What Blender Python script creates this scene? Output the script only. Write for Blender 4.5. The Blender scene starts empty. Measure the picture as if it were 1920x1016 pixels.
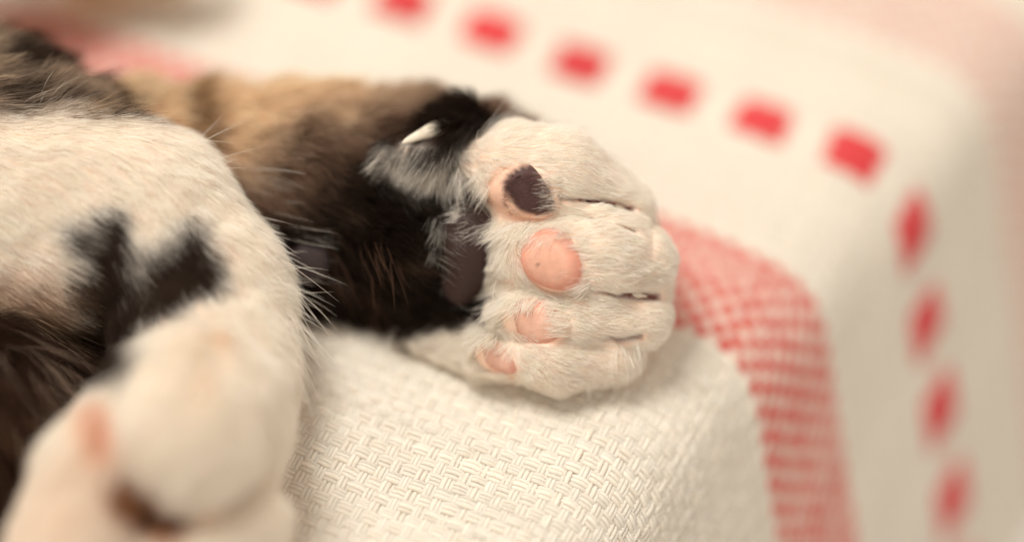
import bpy, math, random
import numpy as np
import openvdb
from mathutils import Vector, Matrix
from mathutils.bvhtree import BVHTree
from mathutils.kdtree import KDTree

rng = np.random.default_rng(7)
random.seed(7)
sc = bpy.context.scene
COL = sc.collection

# ------------------------------------------------------------------ camera, world, lamps, exposure  (1 unit = 1 cm)
sc.unit_settings.system = 'METRIC'
sc.unit_settings.scale_length = 0.01
TH = math.radians(50.0)                     # the camera looks down at 50 degrees
DIST, PX = 40.0, 145.0                      # focus distance, photograph pixels per cm at that distance
cam_loc = Vector((0.0, -23.64, 32.38))
cd = bpy.data.cameras.new('camera')
cam = bpy.data.objects.new('camera', cd)
COL.objects.link(cam)
cam.location = cam_loc
cam.rotation_euler = (math.radians(90) - TH, 0, 0)
cd.sensor_width = 36.0
cd.lens = 36.0 * PX * DIST / 1920.0
cd.clip_start, cd.clip_end = 0.5, 500.0
cd.dof.use_dof = True
cd.dof.focus_distance = DIST
cd.dof.aperture_fstop = cd.lens * 1e-3 / (2 * 2.2)
sc.camera = cam

w = bpy.data.worlds.new('World')
sc.world = w
w.use_nodes = True
bg = w.node_tree.nodes['Background']
bg.inputs[0].default_value = (1.0, 0.878, 0.74, 1)
bg.inputs[1].default_value = 0.77


def lamp(name, loc, target, size, power, colour):
    d = bpy.data.lights.new(name, 'AREA')
    d.shape = 'DISK'
    d.size = size
    d.energy = power
    d.color = colour
    o = bpy.data.objects.new(name, d)
    COL.objects.link(o)
    o.location = loc
    o.rotation_euler = (Vector(target) - Vector(loc)).to_track_quat('-Z', 'Y').to_euler()
    return o


lamp('window_light', (-18, 12, 60), (0, 1, 1), 25, 36500, (1.0, 0.945, 0.85))

sc.view_settings.view_transform = 'Standard'
sc.view_settings.look = 'None'
sc.view_settings.exposure = 0.0
sc.render.engine = 'CYCLES'
cy = sc.cycles
cy.max_bounces = 14
cy.diffuse_bounces = 10
cy.transmission_bounces = 8
cy.transparent_max_bounces = 8
cy.sample_clamp_indirect = 6
try:
    cy.use_denoising = True
    cy.denoiser = 'OPENIMAGEDENOISE'
except Exception:
    pass

# camera-aligned frame centred on the focus point: X right, Y up, Z towards the camera
CR = Matrix.Rotation(math.radians(90) - TH, 3, 'X')
R3 = np.array(CR)                           # columns: right, up, back
ORG = np.array(cam_loc) - R3[:, 2] * DIST


def to_world(p):
    return np.asarray(p, float) @ R3.T + ORG


def to_local(p):
    return (np.asarray(p, float) - ORG) @ R3


def loc3(px, py, d):
    s = (DIST - d) / DIST
    return np.array([(px - 960) / PX * s, (508 - py) / PX * s, d])


def to_px(l):
    s = DIST / np.maximum(DIST - l[..., 2], 1.0)
    return 960 + l[..., 0] * PX * s, 508 - l[..., 1] * PX * s


# ------------------------------------------------------------------ noise helpers
def wave_noise(p, freq, seed, dims=1, octs=7):
    r = np.random.default_rng(seed)
    out = np.zeros((len(p), dims))
    for k in range(dims):
        for _ in range(octs):
            d = r.normal(size=3)
            d = d / np.linalg.norm(d) * freq * r.uniform(.5, 1.6)
            out[:, k] += np.sin(p @ d + r.uniform(0, 6.28))
    out /= math.sqrt(octs / 2)
    return out[:, 0] if dims == 1 else out


def sstep(a, b, x):
    t = np.clip((x - a) / (b - a), 0, 1)
    return t * t * (3 - 2 * t)


def norm(v):
    return v / np.maximum(np.linalg.norm(v, axis=-1, keepdims=True), 1e-9)


# ------------------------------------------------------------------ materials
def new_mat(name):
    m = bpy.data.materials.new(name)
    m.use_nodes = True
    nt = m.node_tree
    b = nt.nodes['Principled BSDF']
    return m, nt, b


def yarn_material():
    m, nt, b = new_mat('cotton_yarn')
    a = nt.nodes.new('ShaderNodeAttribute'); a.attribute_name = 'col'
    n = nt.nodes.new('ShaderNodeTexNoise'); n.inputs['Scale'].default_value = 55; n.inputs['Detail'].default_value = 3
    tc = nt.nodes.new('ShaderNodeTexCoord')
    nt.links.new(tc.outputs['Object'], n.inputs['Vector'])
    mx = nt.nodes.new('ShaderNodeMix'); mx.data_type = 'RGBA'; mx.blend_type = 'MULTIPLY'
    mx.inputs[0].default_value = .18
    nt.links.new(a.outputs['Color'], mx.inputs[6]); nt.links.new(n.outputs['Color'], mx.inputs[7])
    nt.links.new(a.outputs['Color'], b.inputs['Base Color'])
    b.inputs['Roughness'].default_value = .85
    b.inputs['Specular IOR Level'].default_value = .15
    b.inputs['Sheen Weight'].default_value = .15
    b.inputs['Subsurface Weight'].default_value = .45
    b.inputs['Subsurface Radius'].default_value = (.07, .06, .05)
    b.inputs['Subsurface Scale'].default_value = 1.0
    bp = nt.nodes.new('ShaderNodeBump'); bp.inputs['Strength'].default_value = .35; bp.inputs['Distance'].default_value = .02
    nt.links.new(n.outputs['Fac'], bp.inputs['Height']); nt.links.new(bp.outputs['Normal'], b.inputs['Normal'])
    return m


def fur_material():
    m = bpy.data.materials.new('kitten_fur')
    m.use_nodes = True
    nt = m.node_tree
    nt.nodes.clear()
    out = nt.nodes.new('ShaderNodeOutputMaterial')
    a = nt.nodes.new('ShaderNodeAttribute'); a.attribute_name = 'hair_colour'
    d = nt.nodes.new('ShaderNodeBsdfDiffuse'); t = nt.nodes.new('ShaderNodeBsdfTranslucent')
    g = nt.nodes.new('ShaderNodeBsdfHair'); g.component = 'Reflection'
    g.inputs['RoughnessU'].default_value = .35; g.inputs['RoughnessV'].default_value = .6
    g.inputs['Color'].default_value = (.40, .34, .28, 1)
    m1 = nt.nodes.new('ShaderNodeMixShader'); m1.inputs[0].default_value = .5
    m2 = nt.nodes.new('ShaderNodeMixShader'); m2.inputs[0].default_value = .02
    for n in (d, t):
        nt.links.new(a.outputs['Color'], n.inputs['Color'])
    nt.links.new(d.outputs[0], m1.inputs[1]); nt.links.new(t.outputs[0], m1.inputs[2])
    nt.links.new(m1.outputs[0], m2.inputs[1]); nt.links.new(g.outputs[0], m2.inputs[2])
    nt.links.new(m2.outputs[0], out.inputs['Surface'])
    return m


def skin_material():
    m, nt, b = new_mat('kitten_skin')
    a = nt.nodes.new('ShaderNodeAttribute'); a.attribute_name = 'col'
    nt.links.new(a.outputs['Color'], b.inputs['Base Color'])
    b.inputs['Roughness'].default_value = .7
    b.inputs['Specular IOR Level'].default_value = .2
    return m


def pad_material():
    m, nt, b = new_mat('paw_pad_skin')
    a = nt.nodes.new('ShaderNodeAttribute'); a.attribute_name = 'col'
    tc = nt.nodes.new('ShaderNodeTexCoord')
    v = nt.nodes.new('ShaderNodeTexVoronoi'); v.inputs['Scale'].default_value = 38
    n = nt.nodes.new('ShaderNodeTexNoise'); n.inputs['Scale'].default_value = 9; n.inputs['Detail'].default_value = 4
    nt.links.new(tc.outputs['Object'], v.inputs['Vector']); nt.links.new(tc.outputs['Object'], n.inputs['Vector'])
    rmp = nt.nodes.new('ShaderNodeMapRange'); rmp.inputs[1].default_value = .3; rmp.inputs[2].default_value = .7
    rmp.inputs[3].default_value = .91; rmp.inputs[4].default_value = 1.06
    nt.links.new(n.outputs['Fac'], rmp.inputs[0])
    mx = nt.nodes.new('ShaderNodeMix'); mx.data_type = 'RGBA'; mx.blend_type = 'MULTIPLY'; mx.inputs[0].default_value = 1
    nt.links.new(a.outputs['Color'], mx.inputs[6]); nt.links.new(rmp.outputs[0], mx.inputs[7])
    nt.links.new(mx.outputs[2], b.inputs['Base Color'])
    b.inputs['Roughness'].default_value = .55
    b.inputs['Specular IOR Level'].default_value = .3
    b.inputs['Subsurface Weight'].default_value = .35
    b.inputs['Subsurface Radius'].default_value = (.10, .035, .02)
    b.inputs['Subsurface Scale'].default_value = 1.0
    bp = nt.nodes.new('ShaderNodeBump'); bp.inputs['Strength'].default_value = .35; bp.inputs['Distance'].default_value = .01
    nt.links.new(v.outputs['Distance'], bp.inputs['Height']); nt.links.new(bp.outputs['Normal'], b.inputs['Normal'])
    return m


def claw_material():
    m, nt, b = new_mat('claw_horn')
    b.inputs['Base Color'].default_value = (.80, .74, .62, 1)
    b.inputs['Roughness'].default_value = .5
    b.inputs['Specular IOR Level'].default_value = .3
    b.inputs['Subsurface Weight'].default_value = .3
    b.inputs['Subsurface Radius'].default_value = (.05, .03, .02)
    n = nt.nodes.new('ShaderNodeTexNoise'); n.inputs['Scale'].default_value = 6
    r = nt.nodes.new('ShaderNodeValToRGB')
    r.color_ramp.elements[0].color = (.66, .56, .44, 1); r.color_ramp.elements[1].color = (.86, .82, .72, 1)
    nt.links.new(n.outputs['Fac'], r.inputs[0]); nt.links.new(r.outputs[0], b.inputs['Base Color'])
    return m


M_YARN, M_FUR, M_SKIN, M_PAD, M_CLAW = yarn_material(), fur_material(), skin_material(), pad_material(), claw_material()


def mesh_obj(name, verts, faces, mat, parent=None, colour=None, smooth=True):
    me = bpy.data.meshes.new(name)
    verts = np.asarray(verts, np.float32)
    faces = np.asarray(faces, np.int32)
    k = faces.shape[1]
    me.vertices.add(len(verts)); me.vertices.foreach_set('co', verts.ravel())
    me.loops.add(faces.size); me.loops.foreach_set('vertex_index', faces.ravel())
    me.polygons.add(len(faces))
    me.polygons.foreach_set('loop_start', np.arange(0, faces.size, k, dtype=np.int32))
    me.update(calc_edges=True)
    me.validate()
    if smooth:
        me.polygons.foreach_set('use_smooth', np.ones(len(me.polygons), bool))
    if colour is not None:
        c = np.ones((len(verts), 4), np.float32)
        c[:, :3] = colour
        at = me.attributes.new('col', 'FLOAT_COLOR', 'POINT')
        at.data.foreach_set('color', c.ravel())
    me.materials.append(mat)
    o = bpy.data.objects.new(name, me)
    COL.objects.link(o)
    if parent is not None:
        o.parent = parent
    return o


# ================================================================== THE BLANKET
A_U = math.radians(23.3)
U = np.array([math.cos(A_U), -math.sin(A_U), 0.0])
V = np.array([math.sin(A_U), math.cos(A_U), 0.0])
US = norm(np.array([.17, -.52, -.84]))
G = 0.225
BLK = 0.175                                   # one block of three yarns


def plane_point(px, py):
    d = R3 @ np.array([(px - 960) / PX / DIST, (508 - py) / PX / DIST, -1.0])
    c = np.array(cam_loc)
    return c + d * (-c[2] / d[2])


P0 = plane_point(1390, 657)
BEND = 1.0
_t = np.linspace(-16, 10, 2601)
_w = sstep(-BEND, BEND, _t)
_T = (1 - _w)[:, None] * U + _w[:, None] * US
_T[:, 2] -= .10 * np.exp(np.minimum(_t, 0) / 3.0) * (1 - _w)
_T = norm(_T)
_S = np.cumsum(_T, axis=0) * (_t[1] - _t[0])
_i0 = np.searchsorted(_t, -BEND)
_S = _S - _S[_i0] + U * (-BEND)


def surf(u, v):
    """the blanket's centre surface: u along the red stripes (over the edge at u = G v), v across them"""
    u, v = np.broadcast_arrays(np.asarray(u, float), np.asarray(v, float))
    t = (u - G * v).ravel()
    s = np.stack([np.interp(t, _t, _S[:, k]) for k in range(3)], -1)
    p = P0 + v.ravel()[:, None] * (V + G * U) + s
    q = np.stack([u.ravel(), v.ravel(), np.zeros(u.size)], -1)
    p[:, 2] += .045 * wave_noise(q, 1.1, 5) + .02 * wave_noise(q, 2.6, 6)
    return p.reshape(u.shape + (3,))


def surf_normal(u, v):
    e = .02
    du = surf(u + e, v) - surf(u - e, v)
    dv = surf(u, v + e) - surf(u, v - e)
    return norm(np.cross(du, dv))


CREAM = np.array([.785, .722, .635])
RED = np.array([.67, .15, .13])
DASH_RED = np.array([.66, .065, .075])
BANDS = [(0.0, 1.7, 0.0), (6.1, 7.7, .6)]          # from, to, how pale the dye is
DASH_V = 3.95

blanket = bpy.data.objects.new('blanket', None)
COL.objects.link(blanket)
blanket['label'] = 'cream woven blanket with red stripes and red dashes, draped over an edge under the kitten'
blanket['category'] = 'blanket'

# backing sheet just under the yarns
uu, vv = np.meshgrid(np.linspace(-13.5, 8.2, 218), np.linspace(-6.2, 9.5, 158), indexing='ij')
bp_ = surf(uu, vv) - surf_normal(uu, vv) * .014
ni, nj = uu.shape
ii, jj = np.meshgrid(np.arange(ni - 1), np.arange(nj - 1), indexing='ij')
a_ = (ii * nj + jj).ravel()
bc = np.tile(CREAM * .9, (ni * nj, 1))
for b0, b1, pale in BANDS:
    k = ((vv.ravel() > b0) & (vv.ravel() < b1))
    bc[k] = (RED * .55 + CREAM * .4) * (1 - pale) + CREAM * pale
mesh_obj('backing', bp_.reshape(-1, 3), np.stack([a_, a_ + nj, a_ + nj + 1, a_ + 1], 1), M_YARN, blanket, bc)


def weave_height(s, phase):
    x = np.cos(np.pi * (s / BLK - .5 + phase))
    return np.sign(x) * np.abs(x) ** .75


def yarn_mesh(name, family):
    """all yarns of one direction as ring-swept tubes, only where the blanket can come into view"""
    sides = 5
    step = BLK / 4
    if family == 'u':
        along = np.arange(-13.4, 8.1, step); across = np.arange(-6.1, 9.4, BLK / 3)
    else:
        along = np.arange(-6.1, 9.4, step); across = np.arange(-13.4, 8.1, BLK / 3)
    S_, C_ = np.meshgrid(along, across, indexing='xy')
    blk = np.floor(C_ / BLK + 1e-6)
    pos = (C_ / BLK - blk) * 3 - 1                    # -1, 0, 1 inside its block
    centre = (blk + .5) * BLK
    jit = .011 * wave_noise(np.stack([S_.ravel() * 1.0, C_.ravel() * 9, C_.ravel() * 0], -1), 2.2, 11).reshape(S_.shape)
    ph = (blk % 2) if family == 'u' else ((blk + 1) % 2)
    h = weave_height(S_, ph)
    spread = .0555 + .0035 * h                          # floats fan out a little, tucked under they bunch up
    cc = centre + pos * spread + jit
    hh = .0155 * h + (.003 if family == 'u' else -.003) + .005 * rng.normal(size=(len(across), 1)) - .008 * np.abs(pos)
    if family == 'u':
        u, v = S_, cc
    else:
        u, v = cc, S_
    base = surf(u, v)
    n = surf_normal(u, v)
    p = base + n * hh[..., None]
    tan = norm(np.gradient(p, axis=1))
    side = norm(np.cross(tan, n))
    nn = np.cross(side, tan)
    rad = .0415 + .0035 * rng.normal(size=(len(across), 1)) + .002 * wave_noise(np.stack([S_.ravel(), C_.ravel() * 7, C_.ravel() * 0], -1), 5, 12).reshape(S_.shape)
    ang = np.arange(sides) / sides * 2 * np.pi + .3
    ring = p[:, :, None, :] + rad[..., None, None] * (np.cos(ang)[None, None, :, None] * side[:, :, None, :] + .85 * np.sin(ang)[None, None, :, None] * nn[:, :, None, :])
    lx, ly = to_px(to_local(base))
    keep = (lx > -170) & (lx < 2090) & (ly > -170) & (ly < 1190)
    seg = keep[:, 1:] & keep[:, :-1]
    yi, si = np.nonzero(seg)
    npt = len(along)
    f = []
    for k in range(sides):
        k2 = (k + 1) % sides
        b0 = (yi * npt + si) * sides
        f.append(np.stack([b0 + k, b0 + sides + k, b0 + sides + k2, b0 + k2], 1))
    f = np.concatenate(f)
    used = np.zeros(ring.shape[0] * npt * sides, bool)
    used[f.ravel()] = True
    remap = np.cumsum(used) - 1
    col = np.tile(CREAM, (S_.size, 1)).reshape(S_.shape + (3,))
    col = col * (1 + .035 * rng.normal(size=(len(across), 1, 1)))
    if family == 'u':
        for b0, b1, pale in BANDS:
            k = (C_ >= b0 - 1e-4) & (C_ < b1 - 1e-4)
            col[k] = RED * (1 - pale) + CREAM * pale
        col = col * (1 + .04 * rng.normal(size=(len(across), 1, 1)))
    else:
        for b0, b1, pale in BANDS:
            k = (S_ >= b0 - .02) & (S_ < b1 + .02)
            col[k] = col[k] * .74 + (RED * (1 - pale) + CREAM * pale) * .26
    colr = np.repeat(col.reshape(-1, 3), sides, axis=0)
    o = mesh_obj(name, ring.reshape(-1, 3)[used], remap[f], M_YARN, blanket, np.clip(colr[used], 0, .9))
    o['kind'] = 'stuff'
    return o


yarn_mesh('weft_yarn', 'u')['label'] = 'cream and red yarns running along the stripes'
yarn_mesh('warp_yarn', 'v')['label'] = 'cream yarns running across the stripes'


def add_fuzz(n):
    """short loose fibres standing off the yarns, and a few longer shed hairs"""
    u = rng.uniform(-9, 4, n * 3); v = rng.uniform(-5, 6, n * 3)
    p = surf(u, v); nn = surf_normal(u, v)
    x, y = to_px(to_local(p))
    k = np.nonzero((x > -60) & (x < 1980) & (y > -60) & (y < 1080))[0][:n]
    p, nn = p[k], nn[k]
    m = len(k)
    s = np.linspace(0, 1, 5)[None, :, None]
    d = norm(rng.normal(size=(m, 3))); d = norm(d - nn * (d * nn).sum(1, keepdims=True) * .6)
    c = norm(rng.normal(size=(m, 3)))
    L = rng.uniform(.05, .16, m); L[:14] = rng.uniform(.8, 1.6, 14)
    L = L[:, None, None]
    pts = p[:, None] + nn[:, None] * (.055 + .04 * np.sin(np.pi * s)) + L * ((s - .5) * d[:, None] + .45 * (s - .5) ** 2 * c[:, None])
    cu = bpy.data.hair_curves.new('fuzz')
    cu.add_curves([5] * m)
    cu.attributes['position'].data.foreach_set('vector', pts.reshape(-1).astype(np.float32))
    ra = cu.attributes.get('radius') or cu.attributes.new('radius', 'FLOAT', 'POINT')
    ra.data.foreach_set('value', np.full(m * 5, .0016, np.float32))
    c4 = np.ones((m, 4), np.float32); c4[:, :3] = CREAM * 1.1
    cu.attributes.new('hair_colour', 'FLOAT_COLOR', 'CURVE').data.foreach_set('color', c4.ravel())
    cu.materials.append(M_FUR)
    o = bpy.data.objects.new('fuzz', cu)
    COL.objects.link(o)
    o.parent = blanket
    o['kind'] = 'stuff'
    o['label'] = 'loose cotton fibres and shed hairs on the weave'


add_fuzz(9000)


def tube(pts, rads, n_hint, sides=6):
    tan = norm(np.gradient(pts, axis=0))
    side = norm(np.cross(tan, n_hint)); nn = np.cross(side, tan)
    ang = np.arange(sides) / sides * 2 * np.pi
    ring = pts[:, None, :] + rads[:, None, None] * (np.cos(ang)[None, :, None] * side[:, None, :] + np.sin(ang)[None, :, None] * nn[:, None, :])
    f = []
    for i in range(len(pts) - 1):
        for k in range(sides):
            k2 = (k + 1) % sides
            f.append((i * sides + k, (i + 1) * sides + k, (i + 1) * sides + k2, i * sides + k2))
    return ring.reshape(-1, 3), np.array(f)


def red_dash(u0, length):
    vs, fs, off = [], [], 0
    for j in range(9):
        v0 = DASH_V + (j - 4) * .078 + rng.normal() * .004
        q = np.linspace(0, 1, 9)
        un = u0 + (q - .5) * (length + rng.normal() * .02)
        lift = .075 * np.sin(np.pi * q) ** .45 - .02 + .006 * rng.normal()
        b = surf(un, np.full(9, v0)); n = surf_normal(un, np.full(9, v0))
        v_, f_ = tube(b + n * lift[:, None], np.full(9, .042), n)
        vs.append(v_); fs.append(f_ + off); off += len(v_)
    return mesh_obj('red_stitch', np.concatenate(vs), np.concatenate(fs), M_YARN, blanket, DASH_RED * rng.uniform(.93, 1.05))


DASH_STEP = 1.40
DASH_T0 = -.66
for k in range(-9, 6):
    red_dash(DASH_T0 + G * DASH_V + k * DASH_STEP, .86)

# ================================================================== THE KITTEN
# each chain: (region, flow direction, blend, z squash, [(px, py, depth, radius px) ...])
FORE, TOE, HIND, FLANK, BELLY, TAIL, DEW = range(7)
CH = []


def chain(reg, flow, k, sz, pts):
    P = [(loc3(a, b, c), r / PX) for a, b, c, r in pts]
    CH.append((reg, norm(np.array(flow, float)), k, sz, P))


# trunk out of the frame to the left
chain(FLANK, (.8, -.3, .3), .5, 1, [(-520, 430, -1.0, 300), (-300, 430, -1.1, 270)])
# stretched front leg
chain(FORE, (.9, -.5, .1), .3, .8, [(-250, 380, -2.2, 200), (250, 370, -2.2, 200), (560, 385, -2.05, 218), (760, 405, -1.75, 205), (900, 440, -1.5, 190)])
chain(FORE, (.9, -.3, .1), .2, .8, [(760, 330, -1.75, 140), (900, 330, -1.6, 115), (1000, 340, -1.5, 90)])
# back of the paw
chain(TOE, (1, -.1, 0), .2, 1, [(930, 430, -1.45, 150), (1060, 480, -1.25, 172), (1120, 520, -.98, 140)])
chain(TOE, (1, -.2, 0), .12, 1, [(792, 612, -1.36, 50), (930, 645, -1.08, 75), (1070, 660, -1.1, 80)])
# toes
chain(TOE, (1, -.25, -.1), .09, 1, [(905, 318, -.75, 62), (965, 318, -.62, 86), (1045, 333, -.55, 92), (1160, 392, -.74, 60)])
chain(TOE, (1, -.05, -.1), .09, 1, [(985, 478, -.50, 62), (1060, 478, -.42, 84), (1130, 480, -.42, 88), (1190, 492, -.60, 74)])
chain(TOE, (1, 0, -.1), .085, 1, [(975, 588, -.50, 52), (1085, 590, -.45, 62), (1190, 596, -.62, 66)])
chain(TOE, (1, -.3, -.1), .085, 1, [(925, 655, -.62, 44), (1040, 668, -.55, 62), (1145, 664, -.66, 56)])
chain(TOE, (1, -.3, 0), .03, 1, [(1050, 388, -.10, 14), (1120, 400, -.18, 17), (1195, 418, -.42, 14)])
# inner toe with the dew claw
chain(DEW, (-.6, -.7, .2), .10, 1, [(870, 250, -.95, 52), (800, 290, -.75, 52), (740, 300, -.75, 36)])
# bent hind leg: thigh, hock, foot
chain(HIND, (.9, -.4, .1), .25, .65, [(-300, 420, -.7, 225), (150, 412, -.5, 205), (246, 424, -.42, 190)])
chain(HIND, (.55, -.85, .1), .35, .7, [(250, 424, -.42, 178), (366, 560, -.2, 168), (385, 700, .25, 158), (368, 850, 1.4, 148)])
chain(HIND, (-.3, -.9, .2), .30, 1, [(372, 760, 1.5, 140), (352, 822, 2.1, 128)])
chain(HIND, (-.4, -.9, .2), .14, 1, [(300, 740, 1.0, 100), (188, 890, 1.9, 104), (118, 1050, 2.3, 100)])
chain(HIND, (-.2, -.9, .2), .10, 1, [(430, 980, 1.6, 98), (330, 1105, 2.0, 112)])
# tabby flank above the thigh, dark belly, guessed tail added behind in place of a brown shadow
chain(FLANK, (.9, .25, .2), .2, 1, [(-300, 200, -1.2, 190), (-20, 205, -1.15, 118), (120, 250, -1.1, 90)])
chain(BELLY, (.35, -.9, .2), .15, 1, [(-330, 700, -.6, 260), (-60, 790, -.55, 225), (70, 770, -.75, 150)])
chain(TAIL, (1, 0, .1), .15, 1, [(-420, 180, -2.5, 130), (-200, -60, -4.0, 90), (60, -98, -4.4, 85), (300, -102, -4.6, 62)])

H = .05
LO = np.array([-11.2, -4.9, -5.9]); HI = np.array([2.6, 4.6, 4.4])
N = np.ceil((HI - LO) / H).astype(int) + 1
axs = [LO[k] + np.arange(N[k]) * H for k in range(3)]


def seg_dist(p, a, ra, b, rb, sz):
    s = np.array([1, 1, 1 / sz])
    q = (p - a) * s
    ab = (b - a) * s
    t = np.clip((q @ ab) / max(ab @ ab, 1e-9), 0, 1)
    d = np.sqrt(((q - t[..., None] * ab) ** 2).sum(-1)) - (ra + (rb - ra) * t)
    return d


def chain_dist(p, c):
    P = c[4]
    d = None
    for (a, ra), (b, rb) in zip(P[:-1], P[1:]):
        e = seg_dist(p, a, ra, b, rb, c[3])
        d = e if d is None else smin(d, e, .12 if min(ra, rb) < .7 else .25)
    return d


def smin(a, b, k):
    h = np.clip(.5 + .5 * (b - a) / k, 0, 1)
    return b + (a - b) * h - k * h * (1 - h)


# narrow openings carved where the claws sit, and shallow beds for the pads
SLITS = [((1125, 377), (1186, 393), 7), ((1150, 552), (1234, 557), 8.5), ((1128, 634), (1160, 636), 5), ((1160, 636), (1198, 630), 8), ((1050, 370), (1130, 379), 4.5),
         ((1100, 544), (1155, 552), 3.5), ((1095, 408), (1190, 432), 3.2)]
field = np.full(tuple(N), 2.0, np.float32)
for c in CH:
    pts = np.array([q for q, r in c[4]]); rr = np.array([r for q, r in c[4]])
    lo = (pts - rr[:, None]).min(0) - .7; hi = (pts + rr[:, None]).max(0) + .7
    i0 = np.clip(((lo - LO) / H).astype(int), 0, N - 1); i1 = np.clip(((hi - LO) / H).astype(int) + 1, 1, N)
    sl = tuple(slice(i0[k], i1[k]) for k in range(3))
    g = np.stack(np.meshgrid(*[axs[k][sl[k]] for k in range(3)], indexing='ij'), -1).astype(np.float32)
    field[sl] = smin(field[sl], chain_dist(g, c).astype(np.float32), c[2])
grid = openvdb.FloatGrid()
grid.background = 2.0
grid.copyFromArray(field)
bv, quads = grid.convertToQuads(isovalue=0.0)
bv = np.asarray(bv, float) * H + LO
quads = np.asarray(quads, int)


def grad_at(p):
    q = (p - LO) / H
    out = np.zeros_like(p)

    def samp(x):
        x = np.clip(x, 0, N - 1.001)
        i = np.floor(x).astype(int); f = x - i
        r = 0
        for dx in (0, 1):
            for dy in (0, 1):
                for dz in (0, 1):
                    wt = (f[:, 0] if dx else 1 - f[:, 0]) * (f[:, 1] if dy else 1 - f[:, 1]) * (f[:, 2] if dz else 1 - f[:, 2])
                    r = r + wt * field[np.minimum(i[:, 0] + dx, N[0] - 1), np.minimum(i[:, 1] + dy, N[1] - 1), np.minimum(i[:, 2] + dz, N[2] - 1)]
        return r
    for k in range(3):
        e = np.zeros(3); e[k] = .8
        out[:, k] = samp(q + e) - samp(q - e)
    return norm(out)


bn = grad_at(bv)
# outward winding
fc = bv[quads]
fn = np.cross(fc[:, 2] - fc[:, 0], fc[:, 3] - fc[:, 1])
if (fn * bn[quads[:, 0]]).sum() < 0:
    quads = quads[:, ::-1]
# carve the claw slits by pushing skin inwards
vx, vy = to_px(bv)


def seg2(px, py, a, b):
    a = np.array(a, float); b = np.array(b, float)
    q = np.stack([px - a[0], py - a[1]], -1); ab = b - a
    t = np.clip((q @ ab) / max(ab @ ab, 1e-9), 0, 1)
    return np.linalg.norm(q - t[:, None] * ab, axis=1)


def slit_amount(px, py, nz):
    s = np.zeros(len(px))
    for a, b, r in SLITS:
        s = np.maximum(s, 1 - sstep(r * .4, r * 1.5, seg2(px, py, a, b)))
    return s * (nz > .05)


# region weights per vertex
dist = np.stack([chain_dist(bv, c) for c in CH], -1)
wgt = np.exp(-np.clip(dist - dist.min(1, keepdims=True), 0, 1) / .05)
wgt /= wgt.sum(1, keepdims=True)
regs = np.array([c[0] for c in CH])
RW = np.stack([wgt[:, regs == r].sum(1) for r in range(7)], -1)
FLOW = norm(wgt @ np.stack([c[1] for c in CH]))

# pads: (name, px, py, half width, half height, tilt, proud, colour, second colour)
PINK = np.array([.74, .42, .315]); DARK = np.array([.075, .035, .033])
PADS = [('toe_pad', 975, 361, 74, 55, 20, .13, DARK, 'dark brown toe pad with a pink rim'),
        ('toe_pad', 1031, 489, 64, 55, 30, .13, PINK, None),
        ('toe_pad', 1003, 603, 60, 43, 20, .08, np.array([.76, .47, .37]), None),
        ('toe_pad', 930, 668, 45, 28, 35, .05, np.array([.74, .46, .37]), None),
        ('palm_pad', 872, 470, 62, 104, 8, .19, DARK * [.5, .5, .48], 'large dark pad of the palm'),
        ('wrist_pad', 583, 487, 40, 44, 10, .26, np.array([.04, .026, .028]), 'small dark pad above the wrist')]


def pad_amount(px, py, nz, grow=1.0):
    s = np.zeros(len(px))
    for nm, x, y, a, b, tl, pr, c, lb in PADS:
        ct, st = math.cos(math.radians(tl)), math.sin(math.radians(tl))
        dx, dy = px - x, py - y
        e = np.sqrt(((dx * ct + dy * st) / (a * grow)) ** 2 + ((-dx * st + dy * ct) / (b * grow)) ** 2)
        s = np.maximum(s, (e < 1) * 1.0)
    return s * (nz > -.1)


WHITE = np.array([.985, .93, .862]); TAN = np.array([.78, .62, .455]); BROWN = np.array([.27, .17, .12]); BLACK = np.array([.017, .0095, .007])


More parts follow.
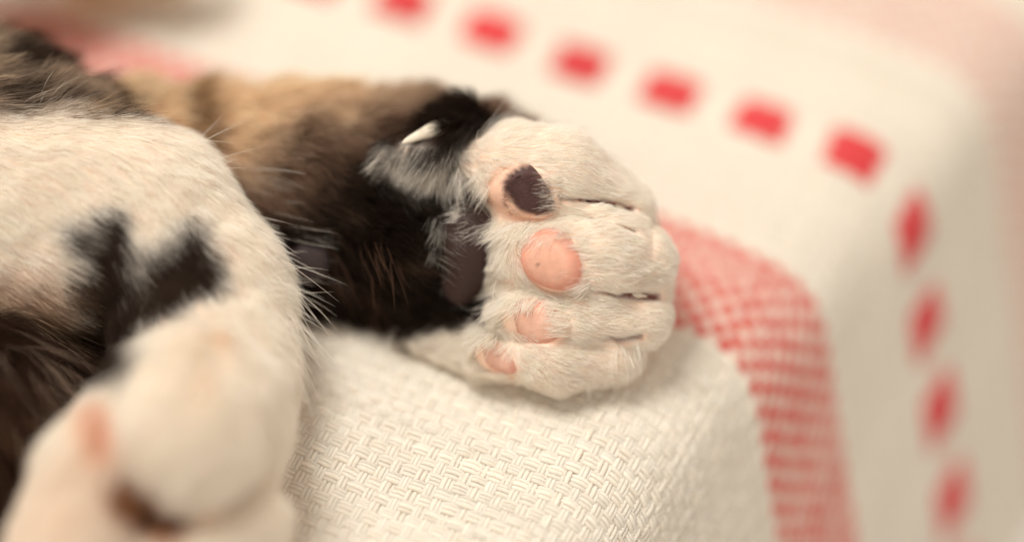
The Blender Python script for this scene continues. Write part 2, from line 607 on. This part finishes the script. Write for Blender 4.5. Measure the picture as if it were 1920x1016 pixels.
def coat(p, rw):
    """the kitten's coat: colours fixed to places on the body, with some shade painted in on the hind leg"""
    px, py = to_px(p)
    nz1 = wave_noise(p, 5.0, 21); nz2 = wave_noise(p, 11.0, 22)
    mix = lambda a, b, t: a * (1 - t[:, None]) + b * t[:, None]
    n = len(p)
    white = np.tile(WHITE, (n, 1))
    # stretched front leg: golden on its upper side, black below
    yb = np.interp(px, [250, 450, 600, 700, 800, 900, 1000], [405, 350, 285, 228, 206, 200, 215])
    d = py - yb + 12 * nz1 + 6 * nz2
    fore = mix(np.tile(TAN * 1.15, (n, 1)), np.tile(BROWN, (n, 1)), sstep(-110, 10, d))
    fore = mix(fore, np.tile(BLACK, (n, 1)), sstep(-12, 88, d))
    fore = mix(fore, np.tile(BROWN * .6, (n, 1)), sstep(.9, 2.0, nz2) * .6 * sstep(0, 60, d))
    fore = mix(fore, np.tile(np.array([.46, .31, .18]), (n, 1)), 1 - sstep(14, 44, seg2(px, py, (350, 195), (355, 255))))
    fore = mix(fore, np.tile(WHITE * .55, (n, 1)), (1 - sstep(10, 26, seg2(px, py, (832, 410), (815, 510)))) * .8)
    toe = white.copy()
    toe = mix(toe, np.tile(TAN * 1.2, (n, 1)), sstep(.3, 1.2, -p[:, 2] - .75) * sstep(330, 240, py) * .6)
    # soft dark where the palm meets the toes
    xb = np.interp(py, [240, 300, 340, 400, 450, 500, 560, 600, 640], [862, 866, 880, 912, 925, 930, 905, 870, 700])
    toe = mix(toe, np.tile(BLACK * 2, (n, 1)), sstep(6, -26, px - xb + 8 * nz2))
    dew = mix(np.tile(BLACK * 1.5, (n, 1)), np.tile(WHITE * .75, (n, 1)), sstep(262, 292, py + 6 * nz2) * sstep(880, 850, px))
    hind = white.copy()
    spots = [((190, 430), (190, 480), 20), ((188, 480), (202, 610), 42), ((345, 442), (272, 540), 26), ((372, 495), (315, 500), 31), ((290, 530), (225, 600), 25),
             ((236, 652), (190, 680), 26), ((124, 452), (135, 455), 12), ((70, 620), (200, 665), 32), ((165, 560), (205, 665), 46), ((195, 640), (240, 660), 26), ((352, 500), (300, 545), 28), ((236, 535), (268, 565), 30), ((-100, 640), (150, 640), 36)]
    ds = np.min([seg2(px, py, a, b) - r for a, b, r in spots], 0) + 7 * nz2 + 5 * nz1
    hind = mix(hind, np.tile(np.array([.042, .024, .017]), (n, 1)), sstep(26, -14, ds) * (p[:, 2] < np.where(py < 715, 2.0, 1.2)))
    hind = mix(hind, np.tile(np.array([.62, .42, .27]), (n, 1)), sstep(470, 580, py) * sstep(190, 60, px) * .8 * (p[:, 2] < .6))  # brown shade of the crease under the thigh, painted into the coat
    hind = mix(hind, np.tile(np.array([.34, .24, .16]), (n, 1)), sstep(222, 190, py + 6 * nz2 - .06 * px) * .9)
    hind = mix(hind, np.tile(np.array([.86, .68, .55]), (n, 1)), sstep(330, 200, px) * sstep(790, 880, py) * .22)  # shaded tone of the foot's left lobe, put into the fur colour
    hind = mix(hind, np.tile(np.array([.44, .21, .10]), (n, 1)), sstep(46, 18, seg2(px, py, (238, 915), (325, 972))) * (p[:, 2] > .5))  # crevice between the toes: its dark shade painted as brown
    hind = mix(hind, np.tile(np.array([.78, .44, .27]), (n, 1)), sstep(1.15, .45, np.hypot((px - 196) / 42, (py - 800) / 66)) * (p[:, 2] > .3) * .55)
    fl = mix(np.tile(np.array([.58, .45, .34]), (n, 1)), np.tile(np.array([.12, .075, .055]), (n, 1)), sstep(.0, 1.2, nz1 + .3 * nz2))
    fd = np.min([seg2(px, py, (-20, 110), (70, 105)) - 30, seg2(px, py, (170, 170), (230, 210)) - 24, seg2(px, py, (-40, 180), (30, 190)) - 20], 0)
    fl = mix(fl, np.tile(np.array([.045, .028, .02]), (n, 1)), sstep(20, -14, fd + 6 * nz2))
    be = mix(np.tile(np.array([.045, .022, .014]), (n, 1)), np.tile(np.array([.11, .058, .036]), (n, 1)), sstep(.2, 1.4, nz1))
    be = mix(be, np.tile(np.array([.17, .095, .065]), (n, 1)), sstep(760, 960, py) * .7)
    ta = np.tile(np.array([.80, .66, .50]), (n, 1))
    ta = mix(ta, white, sstep(90, 30, px))
    out = np.zeros((n, 3))
    for r, c in zip(range(7), (fore, toe, hind, fl, be, ta, dew)):
        out += rw[:, r:r + 1] * c
    return np.clip(out, .004, .985)


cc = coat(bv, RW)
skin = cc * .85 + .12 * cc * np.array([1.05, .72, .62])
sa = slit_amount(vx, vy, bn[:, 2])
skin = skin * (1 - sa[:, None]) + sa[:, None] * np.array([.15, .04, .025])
light = cc.mean(1) > .5
skin[light & (sa < .1)] *= np.array([1.0, .80, .70])
bv = bv - bn * (sa * .07)[:, None]

kitten = bpy.data.objects.new('kitten', None)
COL.objects.link(kitten)
kitten['label'] = 'tabby and white kitten lying on the blanket, its stretched paw showing pink toe pads'
kitten['category'] = 'kitten'
WV = to_world(bv)
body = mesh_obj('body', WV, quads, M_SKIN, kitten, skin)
tris = np.concatenate([quads[:, [0, 1, 2]], quads[:, [0, 2, 3]]])
bvh = BVHTree.FromPolygons([tuple(x) for x in bv], [tuple(q) for q in quads.tolist()])


def hit(px, py):
    """the first point of the body seen through a place in the frame (local frame)"""
    o = Vector((0, 0, DIST))
    d = Vector(loc3(px, py, 0)) - o
    l, n, i, t = bvh.ray_cast(o, d.normalized())
    return (np.array(l), np.array(n)) if l is not None else (None, None)


# ---------------------------------------------------------------- pads
def build_pad(nm, x, y, a, b, tl, pr, c, lb):
    p, n = hit(x, y)
    pts = [hit(x + dx, y + dy) for dx, dy in ((a * .5, 0), (-a * .5, 0), (0, b * .5), (0, -b * .5))]
    nn = norm(np.mean([q[1] for q in pts if q[0] is not None] + [n], 0))
    nn = norm(nn + np.array([-.22 if nm == 'toe_pad' and x > 500 else 0, 0, .6]))
    ct, st = math.cos(math.radians(tl)), math.sin(math.radians(tl))
    e1 = np.array([ct, -st, 0]); e1 = norm(e1 - nn * (e1 @ nn)); e2 = np.cross(nn, e1)
    nu, nvv = 36, 20
    th = np.linspace(0, 2 * np.pi, nu, endpoint=False); ph = np.linspace(0.0, np.pi, nvv)
    TT, PP = np.meshgrid(th, ph, indexing='ij')
    rx = np.sin(PP) * np.cos(TT); ry = np.sin(PP) * np.sin(TT); rz = np.cos(PP)
    sq = 1 + .05 * np.cos(3 * TT + x) * np.sin(PP)
    dep = .5 * (a + b) / PX * .62
    P = p - nn * (dep - pr) + (rx * sq * a / PX)[..., None] * e1 + (ry * sq * b / PX)[..., None] * e2 + (np.sign(rz) * np.abs(rz) ** .85 * dep)[..., None] * nn
    q = P.reshape(-1, 3)
    q = q + nn * (.006 * wave_noise(q, 16, int(x)))[:, None]
    col = np.tile(c, (len(q), 1))
    if nm == 'toe_pad' and x == 975:
        qx, qy = to_px(q)
        ct, st = math.cos(math.radians(25)), math.sin(math.radians(25))
        dx, dy = qx - 1001, qy - 355
        ee = np.sqrt(((dx * ct + dy * st) / 58) ** 2 + ((-dx * st + dy * ct) / 47) ** 2) + .03 * wave_noise(q, 14, 3)
        k = sstep(.88, 1.08, ee)
        col = col * (1 - k[:, None]) + k[:, None] * np.array([.84, .55, .42])
    elif c is PINK or c[0] > .7:
        edge = sstep(.55, .95, np.sqrt(rx ** 2 + ry ** 2)).ravel()
        col = col * (1 - .25 * edge[:, None] * np.array([.3, 1, 1]))
        fr = wave_noise(q, 30, 77)
        col = col * (1 - .5 * sstep(2.6, 2.8, fr))[:, None]
    f = []
    for i in range(nu):
        i2 = (i + 1) % nu
        for j in range(nvv - 1):
            f.append((i * nvv + j, i * nvv + j + 1, i2 * nvv + j + 1, i2 * nvv + j))
    f = np.array(f)
    qa = q - q.mean(0)
    if (np.cross(qa[f[:, 1]] - qa[f[:, 0]], qa[f[:, 2]] - qa[f[:, 0]]) * qa[f[:, 0]]).sum() < 0:
        f = f[:, ::-1]
    o = mesh_obj(nm, to_world(q), f, M_PAD, kitten, col)
    if lb:
        o['label'] = lb
    return o


for pd in PADS:
    build_pad(*pd)


# ---------------------------------------------------------------- claws
def build_claw(base, tip, r, bend, label=None, flat=.6):
    n, sides = 14, 12
    base = np.array(base); tip = np.array(tip)
    t = np.linspace(0, 1, n)
    ax = tip - base
    ctr = base + t[:, None] * ax + (np.sin(np.pi * t) * 1.0)[:, None] * np.array(bend)
    rr = r * np.sqrt(np.clip(1 - t ** 1.7, 0, 1)) * (.8 + .2 * np.sin(np.pi * np.minimum(t * 1.6, 1)))
    rr[-1] = .002
    tan = norm(np.gradient(ctr, axis=0))
    s = norm(np.cross(tan, np.array([0, 0, 1.0]))); nn = np.cross(s, tan)
    ang = np.arange(sides) / sides * 2 * np.pi
    ring = ctr[:, None] + rr[:, None, None] * (np.cos(ang)[None, :, None] * s[:, None] + flat * np.sin(ang)[None, :, None] * nn[:, None])
    f = [(i * sides + k, (i + 1) * sides + k, (i + 1) * sides + (k + 1) % sides, i * sides + (k + 1) % sides) for i in range(n - 1) for k in range(sides)]
    o = mesh_obj('claw', to_world(ring.reshape(-1, 3)), f, M_CLAW, kitten)
    if label:
        o['label'] = label
    return o


pa, na = hit(822, 245)
pb, nb = hit(780, 262)
zc = max(pa[2], pb[2]) + .12
build_claw(loc3(848, 234, zc - .34), loc3(753, 269, zc + .04), .115, (0, .02, .03), 'long white dew claw pointing back along the leg')
for (bx, by), (tx, ty), r in (((1185, 551), (1214, 556), .05), ((1150, 384), (1172, 391), .035)):
    p1, _ = hit(bx, by); p2, _ = hit(tx, ty)
    build_claw(p1 + np.array([0, 0, -.03]), p2 + np.array([0, 0, .0]), r, (0, 0, .02))


# ---------------------------------------------------------------- fur
tv = bv[tris]
tarea = np.linalg.norm(np.cross(tv[:, 1] - tv[:, 0], tv[:, 2] - tv[:, 0]), axis=1) / 2
tc_ = tv.mean(1)
tx_, ty_ = to_px(tc_)
view = norm(np.array([0, 0, DIST]) - tc_)
tn_ = norm(bn[tris].mean(1))
facing = (tn_ * view).sum(1)
inview = (tx_ > -140) & (tx_ < 1500) & (ty_ > -140) & (ty_ < 1160)
RWt = RW[tris].mean(1)
vis = np.where(inview & (facing > -.35), 1.0, .10)


def curves_obj(name, pts, rad, col, label):
    n, k = pts.shape[:2]
    cu = bpy.data.hair_curves.new(name)
    cu.add_curves([k] * n)
    cu.attributes['position'].data.foreach_set('vector', to_world(pts.reshape(-1, 3)).astype(np.float32).ravel())
    ra = cu.attributes.get('radius') or cu.attributes.new('radius', 'FLOAT', 'POINT')
    ra.data.foreach_set('value', rad.astype(np.float32).ravel())
    c4 = np.ones((n, 4), np.float32); c4[:, :3] = col
    at = cu.attributes.new('hair_colour', 'FLOAT_COLOR', 'CURVE')
    at.data.foreach_set('color', c4.ravel())
    cu.materials.append(M_FUR)
    o = bpy.data.objects.new(name, cu)
    COL.objects.link(o)
    o.parent = kitten
    o['label'] = label
    return o


def grow(root, nrm, flow, length, lift, col, radius, clump=.5, nclump=0.03, frizz=.12, seed=1, wobs=1.0):
    """hair strands: combed along the flow, gathered into locks, bent by noise"""
    r = np.random.default_rng(seed)
    n = len(root)
    tang = norm(flow - nrm * (flow * nrm).sum(1, keepdims=True))
    wob = wave_noise(root, 6.0, seed + 50, 3) * .28 + wave_noise(root, 17.0, seed + 51, 3) * .22
    d0 = norm(nrm * lift[:, None] + tang * (1 - .35 * lift)[:, None] + wob * .6 * wobs + r.normal(size=(n, 3)) * frizz)
    dd = (d0 * nrm).sum(1, keepdims=True)
    d0 = norm(np.where(dd < .12, d0 + nrm * (.12 - dd), d0))
    bend = tang * .35 + r.normal(size=(n, 3)) * frizz * .8 - nrm * .10
    s = np.linspace(0, 1, 5)
    pts = root[:, None, :] + length[:, None, None] * (d0[:, None, :] * s[None, :, None] + bend[:, None, :] * (s ** 2)[None, :, None] * .5)
    if clump > 0 and n > 200:
        nc = max(8, int(n * nclump))
        ids = r.choice(n, nc, replace=False)
        kd = KDTree(nc)
        for i, k in enumerate(ids):
            kd.insert(root[k], i)
        kd.balance()
        near = np.fromiter((kd.find(q)[1] for q in root), int, n)
        tgt = pts[ids[near]]
        amt = clump * r.uniform(.3, 1.0, n)[:, None, None] * (s ** 1.5)[None, :, None]
        far = np.linalg.norm(tgt[:, 0] - root, axis=1)
        amt = amt * np.clip(1.6 - far / .12, 0, 1)[:, None, None]
        pts = pts * (1 - amt) + (tgt - (tgt[:, :1] - root[:, None]) * .35) * amt
    rad = radius[:, None] * np.array([1.0, 1.0, .85, .55, .12])[None]
    return pts, rad


def sample(n, weight):
    pr = tarea * weight
    pr = pr / pr.sum()
    idx = rng.choice(len(tris), n, p=pr)
    a, b = rng.random(n), rng.random(n)
    k = a + b > 1
    a[k], b[k] = 1 - a[k], 1 - b[k]
    w_ = np.stack([1 - a - b, a, b], -1)
    t = tris[idx]
    root = (bv[t] * w_[..., None]).sum(1)
    nrm = norm((bn[t] * w_[..., None]).sum(1))
    rw = (RW[t] * w_[..., None]).sum(1)
    flow = norm((FLOW[t] * w_[..., None]).sum(1))
    px, py = to_px(root)
    ok = (pad_amount(px, py, nrm[:, 2], .98) < .5) & ~((np.hypot((px - 792) / 52, (py - 254) / 22) < 1) & (nrm[:, 2] > 0)) & (slit_amount(px, py, nrm[:, 2]) < .62)
    return root[ok], nrm[ok], rw[ok], flow[ok], px[ok], py[ok]


def hair_coat(root, rw, spread=.05):
    return coat(root + rng.normal(size=root.shape) * spread, rw)


def tint(c, n, amt=.10):
    return np.clip(c * (1 + amt * rng.normal(size=(n, 1))) + .012 * rng.normal(size=(n, 3)) * c, .003, .985)


# white toes: short dense fur
root, nrm, rw, flow, px, py = sample(120000, RWt[:, TOE] * vis)
# hair between and left of the pads sweeps back over the palm
back = sstep(1000, 930, px) * (nrm[:, 2] > -.2) * sstep(350, 420, py)
flow = norm(flow * (1 - back)[:, None] + back[:, None] * np.array([-.9, -.35, .5]))
ln = .10 + .07 * rng.random(len(root)) + .09 * back
pts, rad = grow(root, nrm, flow, ln, .20 + .22 * rng.random(len(root)), None, np.full(len(root), .0024), .3, .03, .10, 3, .75)
curves_obj('fur', pts, rad, tint(hair_coat(root, rw), len(root)), 'short white fur of the toes')

# dark front leg
root, nrm, rw, flow, px, py = sample(110000, (RWt[:, FORE] + RWt[:, DEW]) * vis)
ln = .30 + .28 * rng.random(len(root))
isd = rw[:, DEW] > .4
pts, rad = grow(root, nrm, flow, ln * np.where(isd, .75, 1), .25 + .3 * rng.random(len(root)), None, np.full(len(root), .0030), .65, .02, .12, 4)
curves_obj('fur', pts, rad, tint(hair_coat(root, rw), len(root), .2), 'golden brown to black fur of the stretched front leg')

# hind leg
root, nrm, rw, flow, px, py = sample(150000, RWt[:, HIND] * vis)
ln = .17 + .17 * rng.random(len(root))
pts, rad = grow(root, nrm, flow, ln, .16 + .22 * rng.random(len(root)), None, np.full(len(root), .0027), .12, .02, .10, 5, .55)
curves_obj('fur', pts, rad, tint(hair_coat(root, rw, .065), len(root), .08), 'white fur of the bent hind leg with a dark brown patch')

# flank, belly, tail
root, nrm, rw, flow, px, py = sample(70000, (RWt[:, FLANK] + RWt[:, BELLY] + RWt[:, TAIL]) * vis)
ln = .40 + .35 * rng.random(len(root))
pts, rad = grow(root, nrm, flow, ln, .30 + .3 * rng.random(len(root)), None, np.full(len(root), .0032), .7, .02, .14, 6)
curves_obj('fur', pts, rad, tint(hair_coat(root, rw), len(root), .25), 'brown tabby fur of flank and belly')


# long single hairs and tufts: (px, py, spread x, spread y, direction, lift, length, count, colour)
TUFTS = [(455, 380, 60, 70, (1, -.15, .1), .35, .8, 30, WHITE), (505, 510, 30, 100, (.95, -.4, .1), .3, .8, 60, WHITE), (535, 600, 15, 60, (.8, -.7, .1), .3, .8, 60, WHITE),
         (330, 290, 90, 40, (1, .1, .1), .35, .8, 30, WHITE), (200, 190, 80, 40, (.95, .25, .1), .4, .6, 260, np.array([.35, .26, .18])),
         (215, 200, 30, 25, (.95, .1, .1), .4, .5, 260, np.array([.05, .03, .025])),
         (952, 424, 48, 12, (-.9, -.45, .3), .45, .36, 360, WHITE), (985, 420, 30, 10, (-.5, -.8, .3), .4, .35, 130, WHITE),
         (950, 555, 40, 22, (-.9, -.3, .35), .4, .40, 320, WHITE), (1000, 556, 50, 8, (-.35, -.9, .3), .5, .28, 300, WHITE),
         (915, 620, 20, 22, (-.3, -.95, .3), .4, .38, 260, WHITE), (900, 370, 22, 45, (-.8, -.5, .3), .4, .35, 300, WHITE),
         (780, 318, 70, 18, (-.25, -.95, .2), .3, .45, 220, WHITE * .9), (845, 330, 22, 22, (-.1, -1, .2), .4, .42, 120, WHITE),
         (720, 300, 22, 18, (-.9, -.3, .2), .4, .35, 140, WHITE * .9), (1046, 365, 14, 34, (-.9, .1, .3), .75, .24, 200, WHITE),
         (1100, 495, 10, 48, (-.9, .0, .3), .75, .26, 240, WHITE), (1062, 600, 12, 30, (-.9, .1, .3), .75, .28, 220, WHITE), (1035, 440, 40, 8, (-.5, -.7, .3), .7, .26, 200, WHITE), (985, 640, 40, 6, (-.5, .6, .3), .7, .2, 120, WHITE), (1100, 705, 80, 10, (.2, -1, .1), .3, .24, 60, WHITE),
         (1180, 650, 30, 12, (.2, -1, .1), .4, .35, 60, WHITE), (826, 440, 12, 50, (-.15, -1, .2), .4, .38, 280, WHITE * .42), (655, 600, 110, 12, (.25, -1, .1), .3, .38, 420, BLACK * 1.6),
         (650, 480, 90, 90, (.3, -.9, .1), .3, .7, 120, np.array([.16, .09, .06])), (60, 660, 90, 60, (.5, -.85, .2), .3, 1.3, 70, np.array([.45, .33, .25])),
         (60, 720, 60, 60, (.5, -.85, .2), .3, 1.1, 60, np.array([.30, .2, .15]))]
roots, nrms, flows, lens, lifts, cols = [], [], [], [], [], []
for x, y, sx, sy, dr, lf, le, n, c in TUFTS:
    for _ in range(n):
        p, nn = hit(x + rng.uniform(-1, 1) * sx, y + rng.uniform(-1, 1) * sy)
        if p is None:
            continue
        roots.append(p); nrms.append(nn); flows.append(dr); lens.append(le * rng.uniform(.6, 1.25)); lifts.append(lf); cols.append(c)
roots = np.array(roots); nrms = np.array(nrms)
pts, rad = grow(roots, nrms, norm(np.array(flows, float)), np.array(lens), np.array(lifts), None, np.full(len(roots), .0034), .45, .12, .16, 8)
curves_obj('guard_hair', pts, rad, tint(np.array(cols), len(roots), .1), 'longer single hairs and tufts between the pads and along the legs')

# down on the dark toe pad
dp, dn = [], []
for _ in range(900):
    a = rng.uniform(0, 6.28); q = math.sqrt(rng.random())
    p, nn = hit(995 + 45 * q * math.cos(a), 360 + 40 * q * math.sin(a))
    dp.append(p + nn * .10); dn.append(nn)
dp, dn = np.array(dp), np.array(dn)
pts, rad = grow(dp, dn, np.tile(np.array([[-.8, -.3, .2]]), (len(dp), 1)), np.full(len(dp), .07), np.full(len(dp), .5), None, np.full(len(dp), .0018), 0, .1, .3, 9)
curves_obj('fur', pts, rad, tint(np.tile(np.array([.22, .13, .12]), (len(dp), 1)), len(dp), .3), 'fine down over the dark toe pad')
